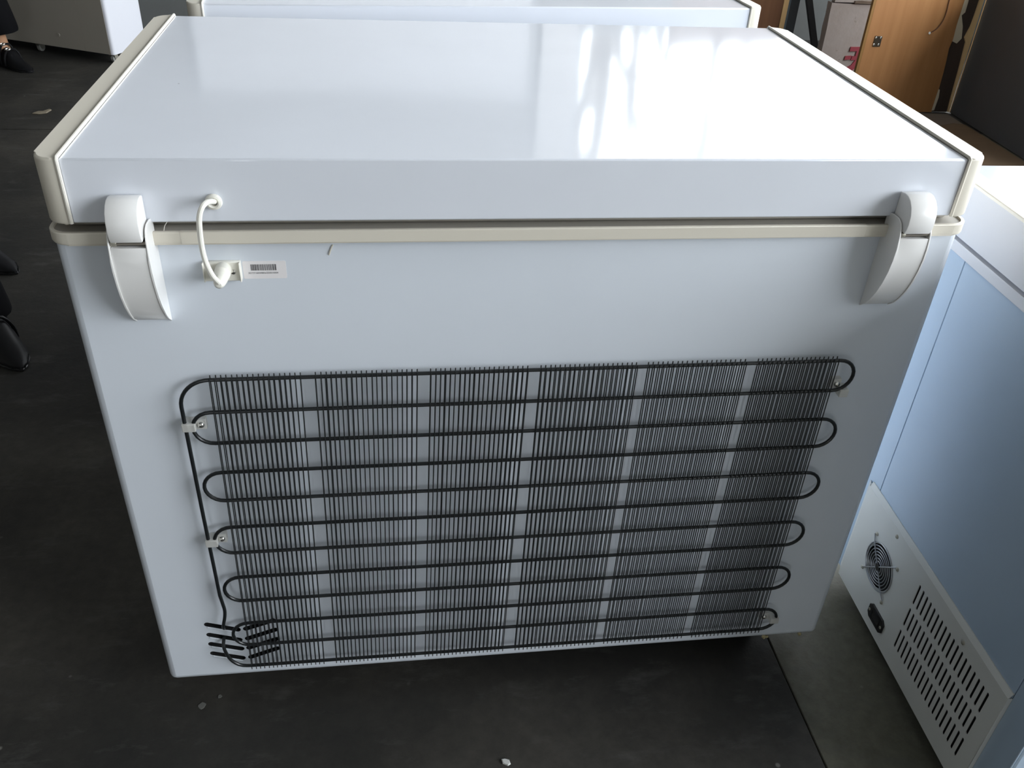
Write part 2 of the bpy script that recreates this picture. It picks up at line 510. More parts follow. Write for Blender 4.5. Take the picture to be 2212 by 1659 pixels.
def build_lid(root):
    lid = obj('lid', box((-.4996, .0012, LB), (.4996, DEP - .0012, ZT - .0012), .0022, 3), M['lid'], root)
    for s in (-1, 1):
        obj('end_cap', prism(cap_outline(s, .5005, .527, -.0004, DEP, .021), LB - .001, ZT, 'z', .0028, 3), M['beige'], lid)
        bm = bmesh.new()   # raised bead where the cap grips the sheet
        path = [(s * .5, -.0005, LB + .0005), (s * .5, -.0005, ZT - .001), (s * .5, .002, ZT + .0005), (s * .5, DEP - .002, ZT + .0005), (s * .5, DEP, ZT - .001), (s * .5, DEP, LB + .0005)]
        add_tube(bm, path, .0021, 8)
        obj('bead', bm, M['beige_light'] if s < 0 else M['beige'], lid)
    return lid

def build_collar(root):
    g = obj('gasket', box((-.508, .018, .803), (.508, DEP - .018, LB + .002), .003, 1), M['gasket'], root)
    z0, z1 = .7893, .8045
    o1 = obj('collar', prism(rrect(-.5295, -.003, .5295, DEP + .003, .022), z0, z1 - .0035, 'z', .0022, 2), M['beige'], root)
    bm = bmesh.new()      # raised rim around the edge
    ro = rrect(-.5299, -.0034, .5299, DEP + .0034, .0224); ri = rrect(-.5255, .001, .5255, DEP - .001, .018)
    n = len(ro)
    a = [bm.verts.new((x, y, z0 + .003)) for x, y in ro]; b = [bm.verts.new((x, y, z1 - .0014)) for x, y in ro]
    ao = [bm.verts.new((x * .9993, y * .998 + .0006, z1 - .0004)) for x, y in ro]
    c = [bm.verts.new((x, y, z1 - .0004)) for x, y in ri]; d = [bm.verts.new((x, y, z0 + .003)) for x, y in ri]
    for k in range(n):
        j = (k + 1) % n
        for p, q in ((a, b), (b, ao), (ao, c), (c, d)): bm.faces.new((p[k], p[j], q[j], q[k]))
    obj('collar_rim', bm, M['beige'], root)
    obj('seal_channel', prism(rrect(-.5250, .0015, .5250, DEP - .0015, .0178), z1 - .0040, z1 - .0024, 'z'), M['gasket'], root)
    # moulded strip between the two corner pieces, a hair proud of them
    obj('collar_strip', box((-.3925, -.0038, z0 + .0004), (.395, .0018, z1 + .0002), .0012, 2), M['beige'], root)
    return o1

SLOTS = [((-.4549, .1711), (-.4124, .1555)), ((-.4547, .1485), (-.4125, .1326)), ((-.4550, .1277), (-.4122, .1124)), ((-.4552, .1064), (-.4128, .0909)),
         ((-.4009, .1564), (-.3596, .1708)), ((-.4007, .1345), (-.3583, .1500)), ((-.4012, .1134), (-.3584, .1290)), ((-.4009, .0917), (-.3591, .1077))]

def body_bm():
    bm = box((-BW, YB, BZ), (BW, DEP - YB, .792))
    es = [e for e in bm.edges if not all(v.co.z > .7 for v in e.verts)]
    bmesh.ops.bevel(bm, geom=es, offset=.011, segments=4, affect='EDGES', profile=0.5)
    return bm

def build_body(root, slots=True):
    me = finish(body_bm(), 'body')
    me.materials.append(M['steel'])
    if slots:
        me.materials.append(M['dark'])
        bm = bmesh.new()
        for a, b in SLOTS: add_prism(bm, capsule2d(a, b, .0043, 5), YB - .01, YB + .02, 'y')
        bmesh.ops.recalc_face_normals(bm, faces=bm.faces[:])
        for f in bm.faces: f.material_index = 1
        cm = bpy.data.meshes.new('slot_cutter'); bm.to_mesh(cm); bm.free()
        cm.materials.append(M['steel']); cm.materials.append(M['dark'])
        co = bpy.data.objects.new('slot_cutter', cm); COL.objects.link(co)
        o = bpy.data.objects.new('body', me); COL.objects.link(o)
        md = o.modifiers.new('b', 'BOOLEAN'); md.object = co; md.operation = 'DIFFERENCE'; md.solver = 'EXACT'; md.material_mode = 'INDEX'
        dg = bpy.context.evaluated_depsgraph_get(); dg.update()
        me2 = bpy.data.meshes.new_from_object(o.evaluated_get(dg)); me2.name = 'body'
        bpy.data.objects.remove(o); bpy.data.objects.remove(co)
        me = me2
    return obj('body', me, None, root)

# ------------------------------------------------------------------ main freezer
main = thing('chest_freezer', 'white chest freezer with black wire condenser and two hinges on its back', 'freezer')
build_body(main)
build_collar(main)
build_lid(main)
add_casters(main, [(-.45, .08), (.45, .08), (-.45, DEP - .08), (.45, DEP - .08)], BZ)
# pressed lips under the left hand louvre slots
for a, b in SLOTS[:4]:
    o = Vector((0, -.0060))
    p = [(a[0] + o.x, YB - .0002, a[1] + o.y), (b[0] + o.x, YB - .0002, b[1] + o.y)]
    obj('slot_lip', tube(p, .0014, 6), M['steel'], main)

THREAD = [(-.2319, YB - .0004, .7825), (-.2350, YB - .001, .7757), (-.2369, YB - .0004, .7699)]
FIBRE = [(-.4052, .016, .8110), (-.4091, .010, .8062), (-.4096, .004, .8030)]
RESIDUE = [(.4343, BZ + .0005, .0035), (.4978, BZ + .001, .0030), (.440, BZ + .0005, .0025)]
obj('glue_thread', tube(smooth_path([(THREAD[0]), (THREAD[1]), (THREAD[2])], 4), .0009, 5), M['beige'], main)
obj('loose_fibre', tube(smooth_path(FIBRE, 5), .0005, 5), M['cable'], main)
rl = random.Random(3)
for (x, z, r) in RESIDUE:
    bm = bmesh.new(); bmesh.ops.create_icosphere(bm, subdivisions=2, radius=r, matrix=Matrix.Translation((x, YB + .002, z)))
    for v in bm.verts: v.co += Vector((rl.uniform(-1, 1), rl.uniform(-1, 1), rl.uniform(-1, 1))) * r * .22
    obj('foam_residue', bm, mat('yellow_foam', (.42, .36, .20), .9), main)

# hinges
UP = [(.0, .8455), (-.0085, .8475), (-.0165, .8468), (-.0235, .8435), (-.0295, .8375), (-.0335, .829), (-.0345, .819), (-.0335, .811), (-.0312, .8058), (.0, .8058)]
LOW = [(YB, .8165), (-.004, .8195), (-.0165, .8195), (-.0235, .8165), (-.0275, .8105), (-.030, .803), (-.0325, .785), (-.0325, .772), (-.030, .755), (-.0255, .738), (-.019, .722), (-.010, .707), (-.002, .697), (YB, .689)]
def shrink(pts, d):
    return [(y + d if y < -.001 else y, z) for y, z in pts]
def build_hinge(cx):
    bm = bmesh.new()
    for s in (-1, 1):
        x0 = cx + s * .0182; 
        add_prism(bm, LOW, min(x0, x0 + s * .0018), max(x0, x0 + s * .0018), 'x', .0006, 2)
    mid = [(YB, .7993)] + [(y + .0011, z) for y, z in LOW if z < .7993][:-1] + [(YB, .6905)]
    mid.insert(1, (-.0300, .7985)); mid[0] = (YB, .7985)
    add_prism(bm, mid, cx - .0181, cx + .0181, 'x', .0006, 1)
    h = obj('hinge', bm, M['hinge'], main)
    bm = prism(UP, cx - .0162, cx + .0162, 'x', .0011, 2)
    obj('upper_cover', bm, M['hinge'], h)
    obj('hinge_pin', tube([(cx - .0181, -.0262, .8025), (cx + .0181, -.0262, .8025)], .0022, 10), M['pin'], h)
    obj('hinge_recess', box((cx - .0180, -.021, .7990), (cx + .0180, YB, .8060)), M['dark'], h)
    obj('spring_clip', box((cx - .0175, -.0285, .8000), (cx - .011, -.0205, .8052), .0008, 1), M['dullmetal'], h)
build_hinge(-.4400)
build_hinge(.4425)

# lamp cord between lid and body
obj('grommet', lathe([(.0035, -.004), (.0085, 0), (.0090, .0018), (.0080, .0042), (.0058, .0052), (.0042, .0040), (.0038, .0010)], 24, Matrix.Translation((-.3520, 0, .8380)) @ FACE_CAM), M['cable'], main)
cable = [(-.3520, .004, .8375), (-.3510, -.004, .8392), (-.352, -.012, .8428), (-.355, -.019, .8449), (-.3581, -.025, .8441), (-.361, -.028, .8395), (-.3633, -.03, .8315), (-.3643, -.031, .8215), (-.365, -.031, .8093), (-.3647, -.032, .7943), (-.3625, -.034, .7812), (-.3583, -.036, .7694), (-.3549, -.0365, .7637), (-.3530, -.034, .7590)]
obj('lamp_cord', tube(smooth_path(cable, 5), .0029, 10), M['cable'], main)
pl = obj('socket_plate', add_box(add_box(box((-.3755, .0025, .7415), (-.3345, YB + .0005, .7650), .0008, 1), (-.3362, -.0015, .7415), (-.3345, .004, .7650), .0006, 1), (-.3755, -.0005, .7415), (-.3740, .004, .7650), .0005, 1), M['cable'], main)
for x in (-.3430, -.3665):
    obj('screw', lathe([(.0030, 0), (.0027, .0012), (.0014, .0020), (0, .0022)], 14, Matrix.Translation((x, .0026, .7530)) @ FACE_CAM), M['chrome'], pl)
pp = [(.0088, 0), (.0090, .006), (.0088, .013)]
for k in range(5):
    pp += [(.0084 - k * .0002, .0135 + k * .003), (.0078 - k * .0002, .0145 + k * .003), (.0084 - k * .0003, .0158 + k * .003)]
pp += [(.0066, .032), (.0052, .0365), (.003, .0385), (0, .039)]
obj('plug', lathe(pp, 22, Matrix.Translation((-.3532, .003, .7565)) @ FACE_CAM), M['cable'], main)
# barcode label
lab = obj('barcode_label', prism(rrect(-.3332, .7413, -.2856, .7632, .0016, 4), YB - .0003, YB, 'y'), M['paper'], main)
rb = random.Random(11)
bm = bmesh.new(); x = -.3245
while x < -.2972:
    w = rb.choice([.00022, .00035, .0005, .0007])
    add_box(bm, (x, YB - .00042, .7516), (x + w, YB - .0003, .7592)); x += w + rb.choice([.00025, .0004, .0006])
obj('barcode', bm, M['ink'], lab)
text_mesh('label_text', '301YY1604480w250010004', .0029, M['ink'], lab, Matrix.Translation((-.3280, YB - .00036, .7475)) @ FACE_CAM)

# condenser: serpentine tube
YT = -.005
RZ = [.6136 - .04780 * i for i in range(12)]
XA, XB_ = -.3931, .4120
RB = .0239
def v3(x, z, y=YT): return (x, y, z)
path = [v3(-.4300, .1620, YB + .012), v3(-.4300, .1640, YB - .003), v3(-.4282, .181, YT - .001), v3(-.4240, .199), v3(-.4222, .213), v3(-.4230, .226), v3(-.4248, .245)]
path = smooth_path(path, 4)
path += [Vector(v3(-.4255, .40)), Vector(v3(-.4255, .565))]
path += [Vector(v3(*p)) for p in arc(-.3875, RZ[0] - .038, .038, 180, 90, 10)]
for i in range(12):
    if i % 2 == 0:
        path.append(Vector(v3(XB_, RZ[i])))
        if i < 11: path += [Vector(v3(*p)) for p in arc(XB_, (RZ[i] + RZ[i + 1]) / 2, RB, 90, -90, 12)][1:]
    else:
        if i < 11:
            path.append(Vector(v3(XA, RZ[i])))
            path += [Vector(v3(*p)) for p in arc(XA, (RZ[i] + RZ[i + 1]) / 2, RB, 90, 270, 12)][1:]
        else:
            tail = [v3(-.385, RZ[11]), v3(-.4114, .0895), v3(-.4262, .1024), v3(-.4325, .1220), v3(-.4343, .1345, YT + .002), v3(-.4345, .1400, YB - .002), v3(-.4345, .1412, YB + .012)]
            path += smooth_path(tail, 5)
cond = obj('condenser', tube(path, .0025, 10), M['black'], main)
tag(cond, 'black serpentine condenser tube')
GR = [(-.3869, -.2810, -.398, -.2905, 18), (-.263, -.1406, -.2716, -.1513, 21), (-.1237, -.0028, -.1354, -.0135, 21), (.0142, .1374, .0067, .1346, 21), (.1531, .2818, .1503, .2789, 21), (.2994, .408, .2966, .4110, 19)]
ZW0, ZW1 = RZ[11] - .0045, RZ[0] + .0045
LW = ZW1 - ZW0
wme = finish(tube([(0, 0, -LW / 2), (0, 0, LW / 2)], .00072, 6), 'wire'); wme.materials.append(M['wire'])
rw = random.Random(4)
for (t0, t1, b0, b1, n) in GR:
    for k in range(n):
        u = k / (n - 1)
        xt = t0 + (t1 - t0) * u; xb = b0 + (b1 - b0) * u
        for dy in (-.0032, .0032):
            jt = rw.uniform(-.0004, .0004); jb = rw.uniform(-.0004, .0004)
            w = obj('wire', wme, None, cond)
            w.location = ((xt + xb + jt + jb) / 2, YT + dy, (ZW0 + ZW1) / 2)
            w.rotation_euler = (0, math.atan2(xt + jt - xb - jb, LW), 0)
# clips
def clip(x0, x1, zc, sx, szz, flip=False, tilt=0.0):
    """clamp over the tubes from x0 to x1, tab with a screw at sx"""
    bm = bmesh.new()
    add_box(bm, (min(x0, x1), YT - .0045, zc - .0060), (max(x0, x1), YB + .0003, zc + .0060), .0012, 2)
    lo, hi = (min(sx - .0065, x1), sx + .0065) if not flip else (sx - .0065, max(sx + .0065, x0))
    add_box(bm, (lo, YB - .0085, szz - .0075), (hi, YB + .0002, szz + .0075), .0010, 2)
    c = obj('tube_clip', bm, M['clip'], main)
    obj('screw', lathe([(.0046, 0), (.0044, .0014), (.0032, .0030), (.0014, .0038), (0, .0039)], 18, Matrix.Translation((sx, YB - .0084, szz)) @ FACE_CAM), M['chrome'], c)
clip(-.4292, -.4130, .5455, -.4078, .5445)
clip(-.4292, -.4130, .3490, -.4085, .3505)
clip(.4225, .4350, .5625, .4190, .5735, True)
clip(.4255, .4400, .1090, .4170, .1125, True)

# ------------------------------------------------------------------ freezer behind the main one
behind = thing('chest_freezer', 'white chest freezer with cream lid caps standing behind the one with the condenser', 'freezer', (.0283, .7675, 0), math.radians(4.2))
build_body(behind, False)
build_collar(behind)
build_lid(behind)
add_casters(behind, [(-.45, .08), (.45, .08), (-.45, DEP - .08), (.45, DEP - .08)], BZ)

# ------------------------------------------------------------------ freezer on the right, end face towards the main one
rf = thing('chest_freezer', 'pale blue chest freezer with fan grille and slotted vent panel low on its side', 'freezer', (.6385, 0, 0), -math.atan(.03))
Y0, Y1, LEN = -.325, .208, .95
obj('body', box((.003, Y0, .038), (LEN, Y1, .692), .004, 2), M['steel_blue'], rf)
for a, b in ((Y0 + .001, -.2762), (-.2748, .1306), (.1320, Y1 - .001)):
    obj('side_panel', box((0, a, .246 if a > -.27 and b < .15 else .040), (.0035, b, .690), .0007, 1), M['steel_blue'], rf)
obj('collar', prism(rrect(-.006, Y0 - .006, LEN + .006, Y1 + .006, .012, 5), .690, .706, 'z', .002, 2), M['steel_lilac'], rf)
obj('gasket', box((.010, Y0 + .01, .705), (LEN - .01, Y1 - .01, .717)), mat('slate_gasket', (.30, .31, .34), .6), rf)
lid = obj('lid', prism([(LEN + .012, .7160), (LEN + .012, .7915), (-.0120, .7915), (-.0120, .7160)][::-1], Y0 - .012, Y1 + .014, 'y', .002, 2), M['steel_lilac'], rf)
obj('lid_top', box((.0155, Y0 - .012, .7912), (LEN - .016, Y1 + .014, .7938), .0008, 1), M['lid'], lid)
obj('lid_trim', prism([(-.0128, .7895), (-.0128, .7930), (-.0115, .7942), (.0152, .7944), (.0158, .7905), (-.0105, .7895)], Y0 - .013, Y1 + .0145, 'y', .0005, 1), mat('bright_cream_trim', (0.92, 0.88, 0.80), 0.35), lid)
add_casters(rf, [(.10, Y0 + .07), (LEN - .10, Y0 + .07), (.10, Y1 - .07), (LEN - .10, Y1 - .07)], .038)

# vent panel: real slots cut through a sheet, local (u, v) = (-y, z)
PZ0, PZ1, PY0, PY1 = .035, .2465, -.2755, .1535
holes = []
for (zt, zb) in ((.2185, .1765), (.1665, .1265), (.1155, .0745)):
    for k in range(18):
        yy = -.0495 - k * (.1965 / 17)
        holes.append(capsule2d((-yy, zb + .0025), (-yy, zt - .0025), .0026, 4))
FC, FZ, FR = .0550, .1510, .0400
holes.append(arc(-FC, FZ, FR, 0, 354, 40))
me = holed_plate('vent_panel', [(-PY1, PZ0), (-PY0, PZ0), (-PY0, PZ1), (-PY1, PZ1)], holes, .0016)
me.materials.append(M['vent_white'])
vp = bpy.data.objects.new('vent_panel', me); COL.objects.link(vp); vp.parent = rf
# plate axes: local x -> -y, local y -> z, local z -> -x
PM = Matrix(((0, 0, -1, 0), (-1, 0, 0, 0), (0, 1, 0, 0), (0, 0, 0, 1)))
VPM = Matrix.Translation((-.0055, 0, 0)) @ PM
vp.matrix_local = VPM
def vobj(name, src, m):       # a piece of the vent panel, modelled in freezer axes
    o = obj(name, src, m, vp); o.matrix_parent_inverse = VPM.inverted(); return o
vobj('dark_cavity', box((-.0005, PY0 + .004, PZ0 + .004), (.0008, PY1 - .004, PZ1 - .004)), M['dark'])
vobj('top_flange', prism([(-.0063, PZ1 - .0005), (-.0020, PZ1 + .0085), (.0005, PZ1 + .0085), (-.0040, PZ1 - .0005)], PY0, PY1, 'y'), M['vent_white'])
vobj('edge_flange', prism([(-.0063, PY1 - .0004), (.0005, PY1 + .0130), (.0005, PY1 + .0105), (-.0047, PY1 - .0008)], PZ0 + .010, PZ1 + .004, 'z'), M['vent_white'])
vobj('bottom_flange', box((-.0063, PY0, PZ0 - .001), (.003, PY1, PZ0 + .0005)), M['vent_white'])
vobj('near_flange', box((-.0063, PY0 - .0008, PZ0), (.003, PY0 + .0002, PZ1)), M['vent_white'])
# fan guard
bm = bmesh.new()
def ring(bm, r, t, xo): add_tube(bm, [(xo, FC + r * math.cos(2 * PI * k / 40), FZ + r * math.sin(2 * PI * k / 40)) for k in range(40)], t, 6, True)
ring(bm, .0425, .0011, -.0075)
for r in (.0370, .0315, .0262, .0208, .0154, .0100): ring(bm, r, .0008, -.0085)
vobj('fan_guard', bm, M['grille'])
for a in (45, 135, 225, 315):
    c, s = math.cos(math.radians(a)), math.sin(math.radians(a))
    vobj('guard_arm', tube([(-.0095, FC + c * .006, FZ + s * .006), (-.0095, FC + c * .040, FZ + s * .040), (-.0072, FC + c * .0565, FZ + s * .0565)], .0011, 6), M['grille'])
vobj('guard_hub', lathe([(0, 0), (.006, 0), (.006, .002), (0, .0026)], 16, Matrix.Translation((-.0075, FC, FZ)) @ FACE_LEFT), M['black_plastic'])
# dark fan blades behind the guard
bm = bmesh.new()
add_lathe(bm, [(0, 0), (.015, 0), (.015, .004), (0, .0045)], 18, Matrix.Translation((-.0035, FC, FZ)) @ FACE_LEFT)
vobj('fan_hub', bm, M['black_plastic'])
scr = [(r_y, r_z) for r_y, r_z in ((.0895, .1945), (.0413, .2347), (.0948, .1102), (.0111, .1905), (.0167, .1063), (-.1706, .2314))]
for (y, z) in scr:
    vobj('screw', lathe([(.0036, 0), (.0033, .0014), (.0016, .0026), (0, .0028)], 12, Matrix.Translation((-.0063, y, z)) @ FACE_LEFT), M['dullmetal'])
# power inlet
IC, IZ = .0135, .0712
pi_pts = [(.0255, .0085), (.0255, -.0085), (.0185, -.0150), (-.0185, -.0150), (-.0255, -.0085), (-.0255, .0085), (-.0185, .0150), (.0185, .0150)]
inl = vobj('power_inlet', prism([(IC + a, IZ + b) for a, b in pi_pts], -.0095, -.0055, 'x', .0012, 2), M['black_plastic'])
for s in (-1, 1):
    vobj('screw', lathe([(.0027, 0), (.0024, .001), (0, .0016)], 12, Matrix.Translation((-.0095, IC + s * .0205, IZ)) @ FACE_LEFT), M['dullmetal'])
bm = bmesh.new()
for s in (-1, 1): add_box(bm, (-.0105, IC - .0125, IZ + s * .0085 - .001), (-.0093, IC + .0125, IZ + s * .0085 + .001))
for s in (-1, 1): add_box(bm, (-.0105, IC + s * .0125 - .001, IZ - .0095), (-.0093, IC + s * .0125 + .001, IZ + .0095))
vobj('inlet_rim', bm, M['black_plastic'])

# ------------------------------------------------------------------ white cabinet on casters, far left
cx, cy = -1.4444, 3.654
ang = math.atan2(-.43587, .90001)
cab = thing('cabinet', 'white cabinet on casters at the grey wall, its narrow end brightly lit', 'cabinet', (cx, cy, 0), ang)
CL, CD, CB = 1.02, .245, .046
bm = box((-CL, 0, CB), (0, CD, .88)); bmesh.ops.bevel(bm, geom=[e for e in bm.edges if abs(e.verts[0].co.z - e.verts[1].co.z) > .5], offset=.016, segments=5, affect='EDGES', profile=.5)
obj('body', bm, M['cabinet'], cab)
obj('top', box((-CL - .01, -.012, .88), (.01, CD + .01, .905), .004, 2), M['cabinet'], cab)
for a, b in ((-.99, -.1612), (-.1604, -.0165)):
    obj('front_panel', box((a, -.0015, .0465), (b, .001, .872), .0004, 1), M['cabinet_shaded'], cab)  # front sheets in the colour darkened for shade
obj('keyhole_cover', lathe([(.008, 0), (.007, .002), (0, .0025)], 14, Matrix.Translation((-.30, -.0035, .105)) @ FACE_CAM), M['cabinet_shaded'], cab)
wheel_pale = mat('pale_caster', (.30, .30, .28), .5)
add_casters(cab, [(-.035, .035), (-.47, .035), (-.93, .035), (-.035, CD - .035), (-.93, CD - .035)], CB, wheel_pale)

# ------------------------------------------------------------------ panels, foam blocks and stand, far right
wp = thing('wood_panel', 'orange-brown wood panel with torn right edge and small hinge plate', 'panel', (1.985, 3.02, 0))
obj('veneer_sheet', prism([(0, .004), (.424, .004), (.4258, .1055), (.4226, .1888), (.4188, .2432), (.4126, .2968), (.4175, .3322), (.4159, .4405), (.415, .5039), (.417, .62), (.411, .70), (.418, .78), (.414, .86), (0, .86)], -.004, .012, 'y'), M['oak'], wp)
obj('left_edging', box((-.012, -.004, .004), (-.0005, .014, .86)), wood('ochre_edging', (.22, .11, .03), (.30, .16, .05)), wp)
obj('torn_core', box((.400, .002, .004), (.505, .014, .86)), M['torn_dark'], wp)
obj('pale_tear', prism([(.415, .5043), (.4343, .5043), (.4356, .4537), (.4232, .4406), (.445, .3938), (.4587, .3417), (.4419, .3194), (.419, .3279), (.414, .40)], -.0055, .004, 'y'), M['torn_pale'], wp)
obj('pale_tear', prism([(.412, .52), (.436, .53), (.446, .60), (.430, .68), (.442, .78), (.415, .80)], -.0055, .004, 'y'), M['torn_pale'], wp)
obj('pale_tear', prism([(.422, .012), (.434, .014), (.437, .075), (.431, .11), (.4235, .112)], -.0055, .004, 'y'), M['torn_pale'], wp)
obj('raw_edge', prism([(.5055, .006), (.5063, .0065), (.5003, .0828), (.4948, .1989), (.4848, .3246), (.4719, .3464), (.4841, .3946), (.4864, .4419), (.4873, .5055), (.487, .7), (.485, .86), (.506, .86), (.507, .5059), (.509, .3338), (.511, .1298), (.514, .006)][1:], -.006, .0035, 'y'), M['raw_wood'], wp)
hp = obj('hinge_plate', box((.037, -.0075, .299), (.072, -.0035, .345), .001, 1), mat('dark_hinge_plate', (.06, .045, .03), .4, .6), wp)
for (x, z) in ((.0435, .3379), (.0655, .3383), (.0405, .3083), (.0622, .3087)):
    obj('screw', lathe([(.0062, 0), (.0055, .0022), (0, .0034)], 12, Matrix.Translation((x, -.0073, z)) @ FACE_CAM), M['chrome'], hp)
obj('thin_wire', tube(smooth_path([(.341, -.007, .62), (.3407, -.007, .5022), (.3433, -.008, .4602), (.3386, -.009, .4176), (.3212, -.009, .3828), (.2937, -.007, .3628)], 5), .0022, 6), mat('brown_wire', (.10, .04, .018), .6), wp)
obj('wire_tip', lathe([(.0055, 0), (.0055, .004), (0, .006)], 10, Matrix.Translation((.2937, -.004, .3628)) @ FACE_CAM), M['scrap'], wp)

dp = thing('dark_panel', 'dark grey upright panel meeting the torn edge of the wood panel', 'panel', (2.498, 3.012, 0), math.radians(-2.0))
obj('face_sheet', box((.004, -.95, .004), (.022, 0, 0.64), .001, 1), M['dark_panel'], dp)
obj('edge_strip', box((.003, -.0015, .004), (.023, .003, 0.64)), M['raw_wood'], dp)

cs = thing('cardboard_sheet', 'flattened brown cardboard lying on the floor along the dark panel', 'cardboard', (2.37, 2.35, 0))
obj('wide_flap', prism([(-.42, -.35), (.085, -.35), (.105, .48), (.06, .50), (-.42, .30)], .0012, .0055, 'z'), M['cardboard'], cs)
obj('end_flap', prism([(-.42, .302), (.058, .502), (.10, .485), (.105, .64), (-.42, .67)], .0012, .0050, 'z'), M['cardboard_grey'], cs)
obj('fold', tube([(-.42, .301, .0045), (.059, .501, .0045)], .0012, 5), M['torn_dark'], cs)

fb = thing('foam_board', 'stained white foam board with red painted strokes, standing under another board', 'foam board', (2.29, 3.60, 0))
def rough_box(a, b, seed, amp=.006):
    rnd = random.Random(seed); bm = box(a, b)
    bmesh.ops.subdivide_edges(bm, edges=bm.edges[:], cuts=5, use_grid_fill=True)
    for v in bm.verts: v.co += Vector((rnd.uniform(-amp, amp), rnd.uniform(-amp, amp) * .5, rnd.uniform(-amp, amp) if v.co.z > a[2] + .01 else 0))
    return bm
obj('sheet', rough_box((-.215, .004, .001), (.34, .055, .366), 2, .003), M['foam'], fb)
def stroke(pts, name='red_stroke'):
    obj(name, prism(pts, -.0015, .004, 'y'), M['red_paint'], fb)
# two stacked painted marks, partly hidden by the wood panel
stroke([(-.060, .158), (.075, .160), (.074, .139), (-.062, .136)])
stroke([(-.022, .137), (.006, .137), (.004, .112), (-.024, .112)])
stroke([(.030, .137), (.055, .137), (.050, .116), (.028, .118)])
stroke([(-.078, .112), (-.045, .114), (-.047, .096), (-.079, .092)])
stroke([(-.040, .112), (.070, .114), (.066, .094), (-.044, .092)])
stroke([(-.018, .092), (.018, .092), (.022, .070), (.048, .040), (.026, .032), (.004, .060), (-.034, .030), (-.062, .034), (-.070, .048), (-.034, .066)])
fb2 = thing('foam_board', 'stained grey-white foam board standing on top of the red-marked board', 'foam board', (2.29, 3.60, .372))
obj('sheet', rough_box((-.205, .002, 0), (.345, .055, .34), 5, .003), M['foam'], fb2)
obj('crumbled_edge', rough_box((-.10, -.004, -.004), (.10, .03, .010), 8, .003), mat('brown_stain', (.12, .085, .06), .9), fb2)

st = thing('metal_stand', 'grey and black steel stand with a diagonal leg at the wall', 'stand', (2.02, 3.92, 0))
obj('post', box((-.030, -.012, 0), (.022, .012, 1.2), .002, 1), M['steel_frame'], st)
obj('post_edge', box((-.042, -.016, 0), (-.030, .012, 1.2), .001, 1), mat('blue_grey_edge', (.12, .16, .19), .4), st)
obj('diagonal_leg', prism([(.17, 0), (.205, 0), (-.12, .84), (-.155, .84)], -.040, -.016, 'y', .001, 1), M['black_steel'], st)
obj('top_bar', box((-.20, -.014, 1.16), (.25, .014, 1.2), .002, 1), M['black_steel'], st)
bp = thing('brown_panel', 'dark brown wood panel with bright pale edge behind the far freezer', 'panel', (1.93, 3.80, 0))
obj('face_sheet', box((-.62, 0, .003), (-.026, .018, 1.70), .001, 1), M['walnut'], bp)
obj('pale_edge', box((-.026, -.002, .003), (.002, .018, 1.70), .001, 1), M['raw_wood'], bp)

# ------------------------------------------------------------------ people
def shoe_mesh():
    """pointed flat shoe, heel at origin, toe along +x"""
    bm = bmesh.new()
    secs = [(-.015, .026, .062, .0), (.03, .033, .064, .0), (.08, .037, .086, .0), (.125, .038, .068, .0), (.165, .039, .038, .0), (.205, .032, .026, .0), (.235, .018, .017, .0), (.250, .006, .010, .0)]
    rings = []
    for x, w, h, _ in secs:
        prof = [(-w, .004), (-w * 1.02, .012), (-w * .92, h * .55), (-w * .55, h * .92), (0, h), (w * .55, h * .92), (w * .92, h * .55), (w * 1.02, .012), (w, .004)]
        rings.append([bm.verts.new((x, y, z)) for y, z in prof])
    n = len(rings[0])
    for a, b in zip(rings, rings[1:]):
        for k in range(n - 1): bm.faces.new((a[k], a[k + 1], b[k + 1], b[k]))
        bm.faces.new((a[n - 1], a[0], b[0], b[n - 1]))
    bm.faces.new(rings[0][::-1]); bm.faces.new(rings[-1])
    bmesh.ops.subdivide_edges(bm, edges=bm.edges[:], cuts=1, smooth=.6)
    zm = min(v.co.z for v in bm.verts)
    for v in bm.verts: v.co.z = max(v.co.z, .003)
    return finish(bm, 'shoe', 60)
SHOE = shoe_mesh(); SHOE.materials.append(M['leather'])
SOLE = finish(prism([(-.018, -.022), (.03, -.031), (.08, -.031), (.165, -.040), (.21, -.032), (.245, -.012), (.254, 0), (.245, .012), (.21, .032), (.165, .040), (.08, .031), (.03, .031), (-.018, .022)], 0, .007, 'z', .0015, 1), 'sole')
SOLE.materials.append(M['black_plastic'])
def strap_mesh():
    bm = bmesh.new()
    for x, h, w in ((.075, .094, .038), (.112, .078, .040)):
        pts = [(x, -w, .014), (x, -w * .92, h * .62), (x, -w * .5, h), (x, 0, h + .003), (x, w * .5, h), (x, w * .92, h * .62), (x, w, .014)]
        add_tube(bm, smooth_path(pts, 3), .0045, 6)
    return finish(bm, 'strap')
STRAP = strap_mesh(); STRAP.materials.append(M['leather'])
def buckle_mesh(x, h):
    bm = bmesh.new()
    mt = Matrix.Translation((x, -.014, h)) @ Matrix.Rotation(.35, 4, 'X')
    add_tube(bm, [mt @ Vector((.011 * math.cos(2 * PI * k / 12), .012 * math.sin(2 * PI * k / 12), 0)) for k in range(12)], .0036, 6, True)
    return finish(bm, 'buckle')
BUCK = [buckle_mesh(.078, .100), buckle_mesh(.115, .084)]
for b in BUCK: b.materials.append(M['chrome'])

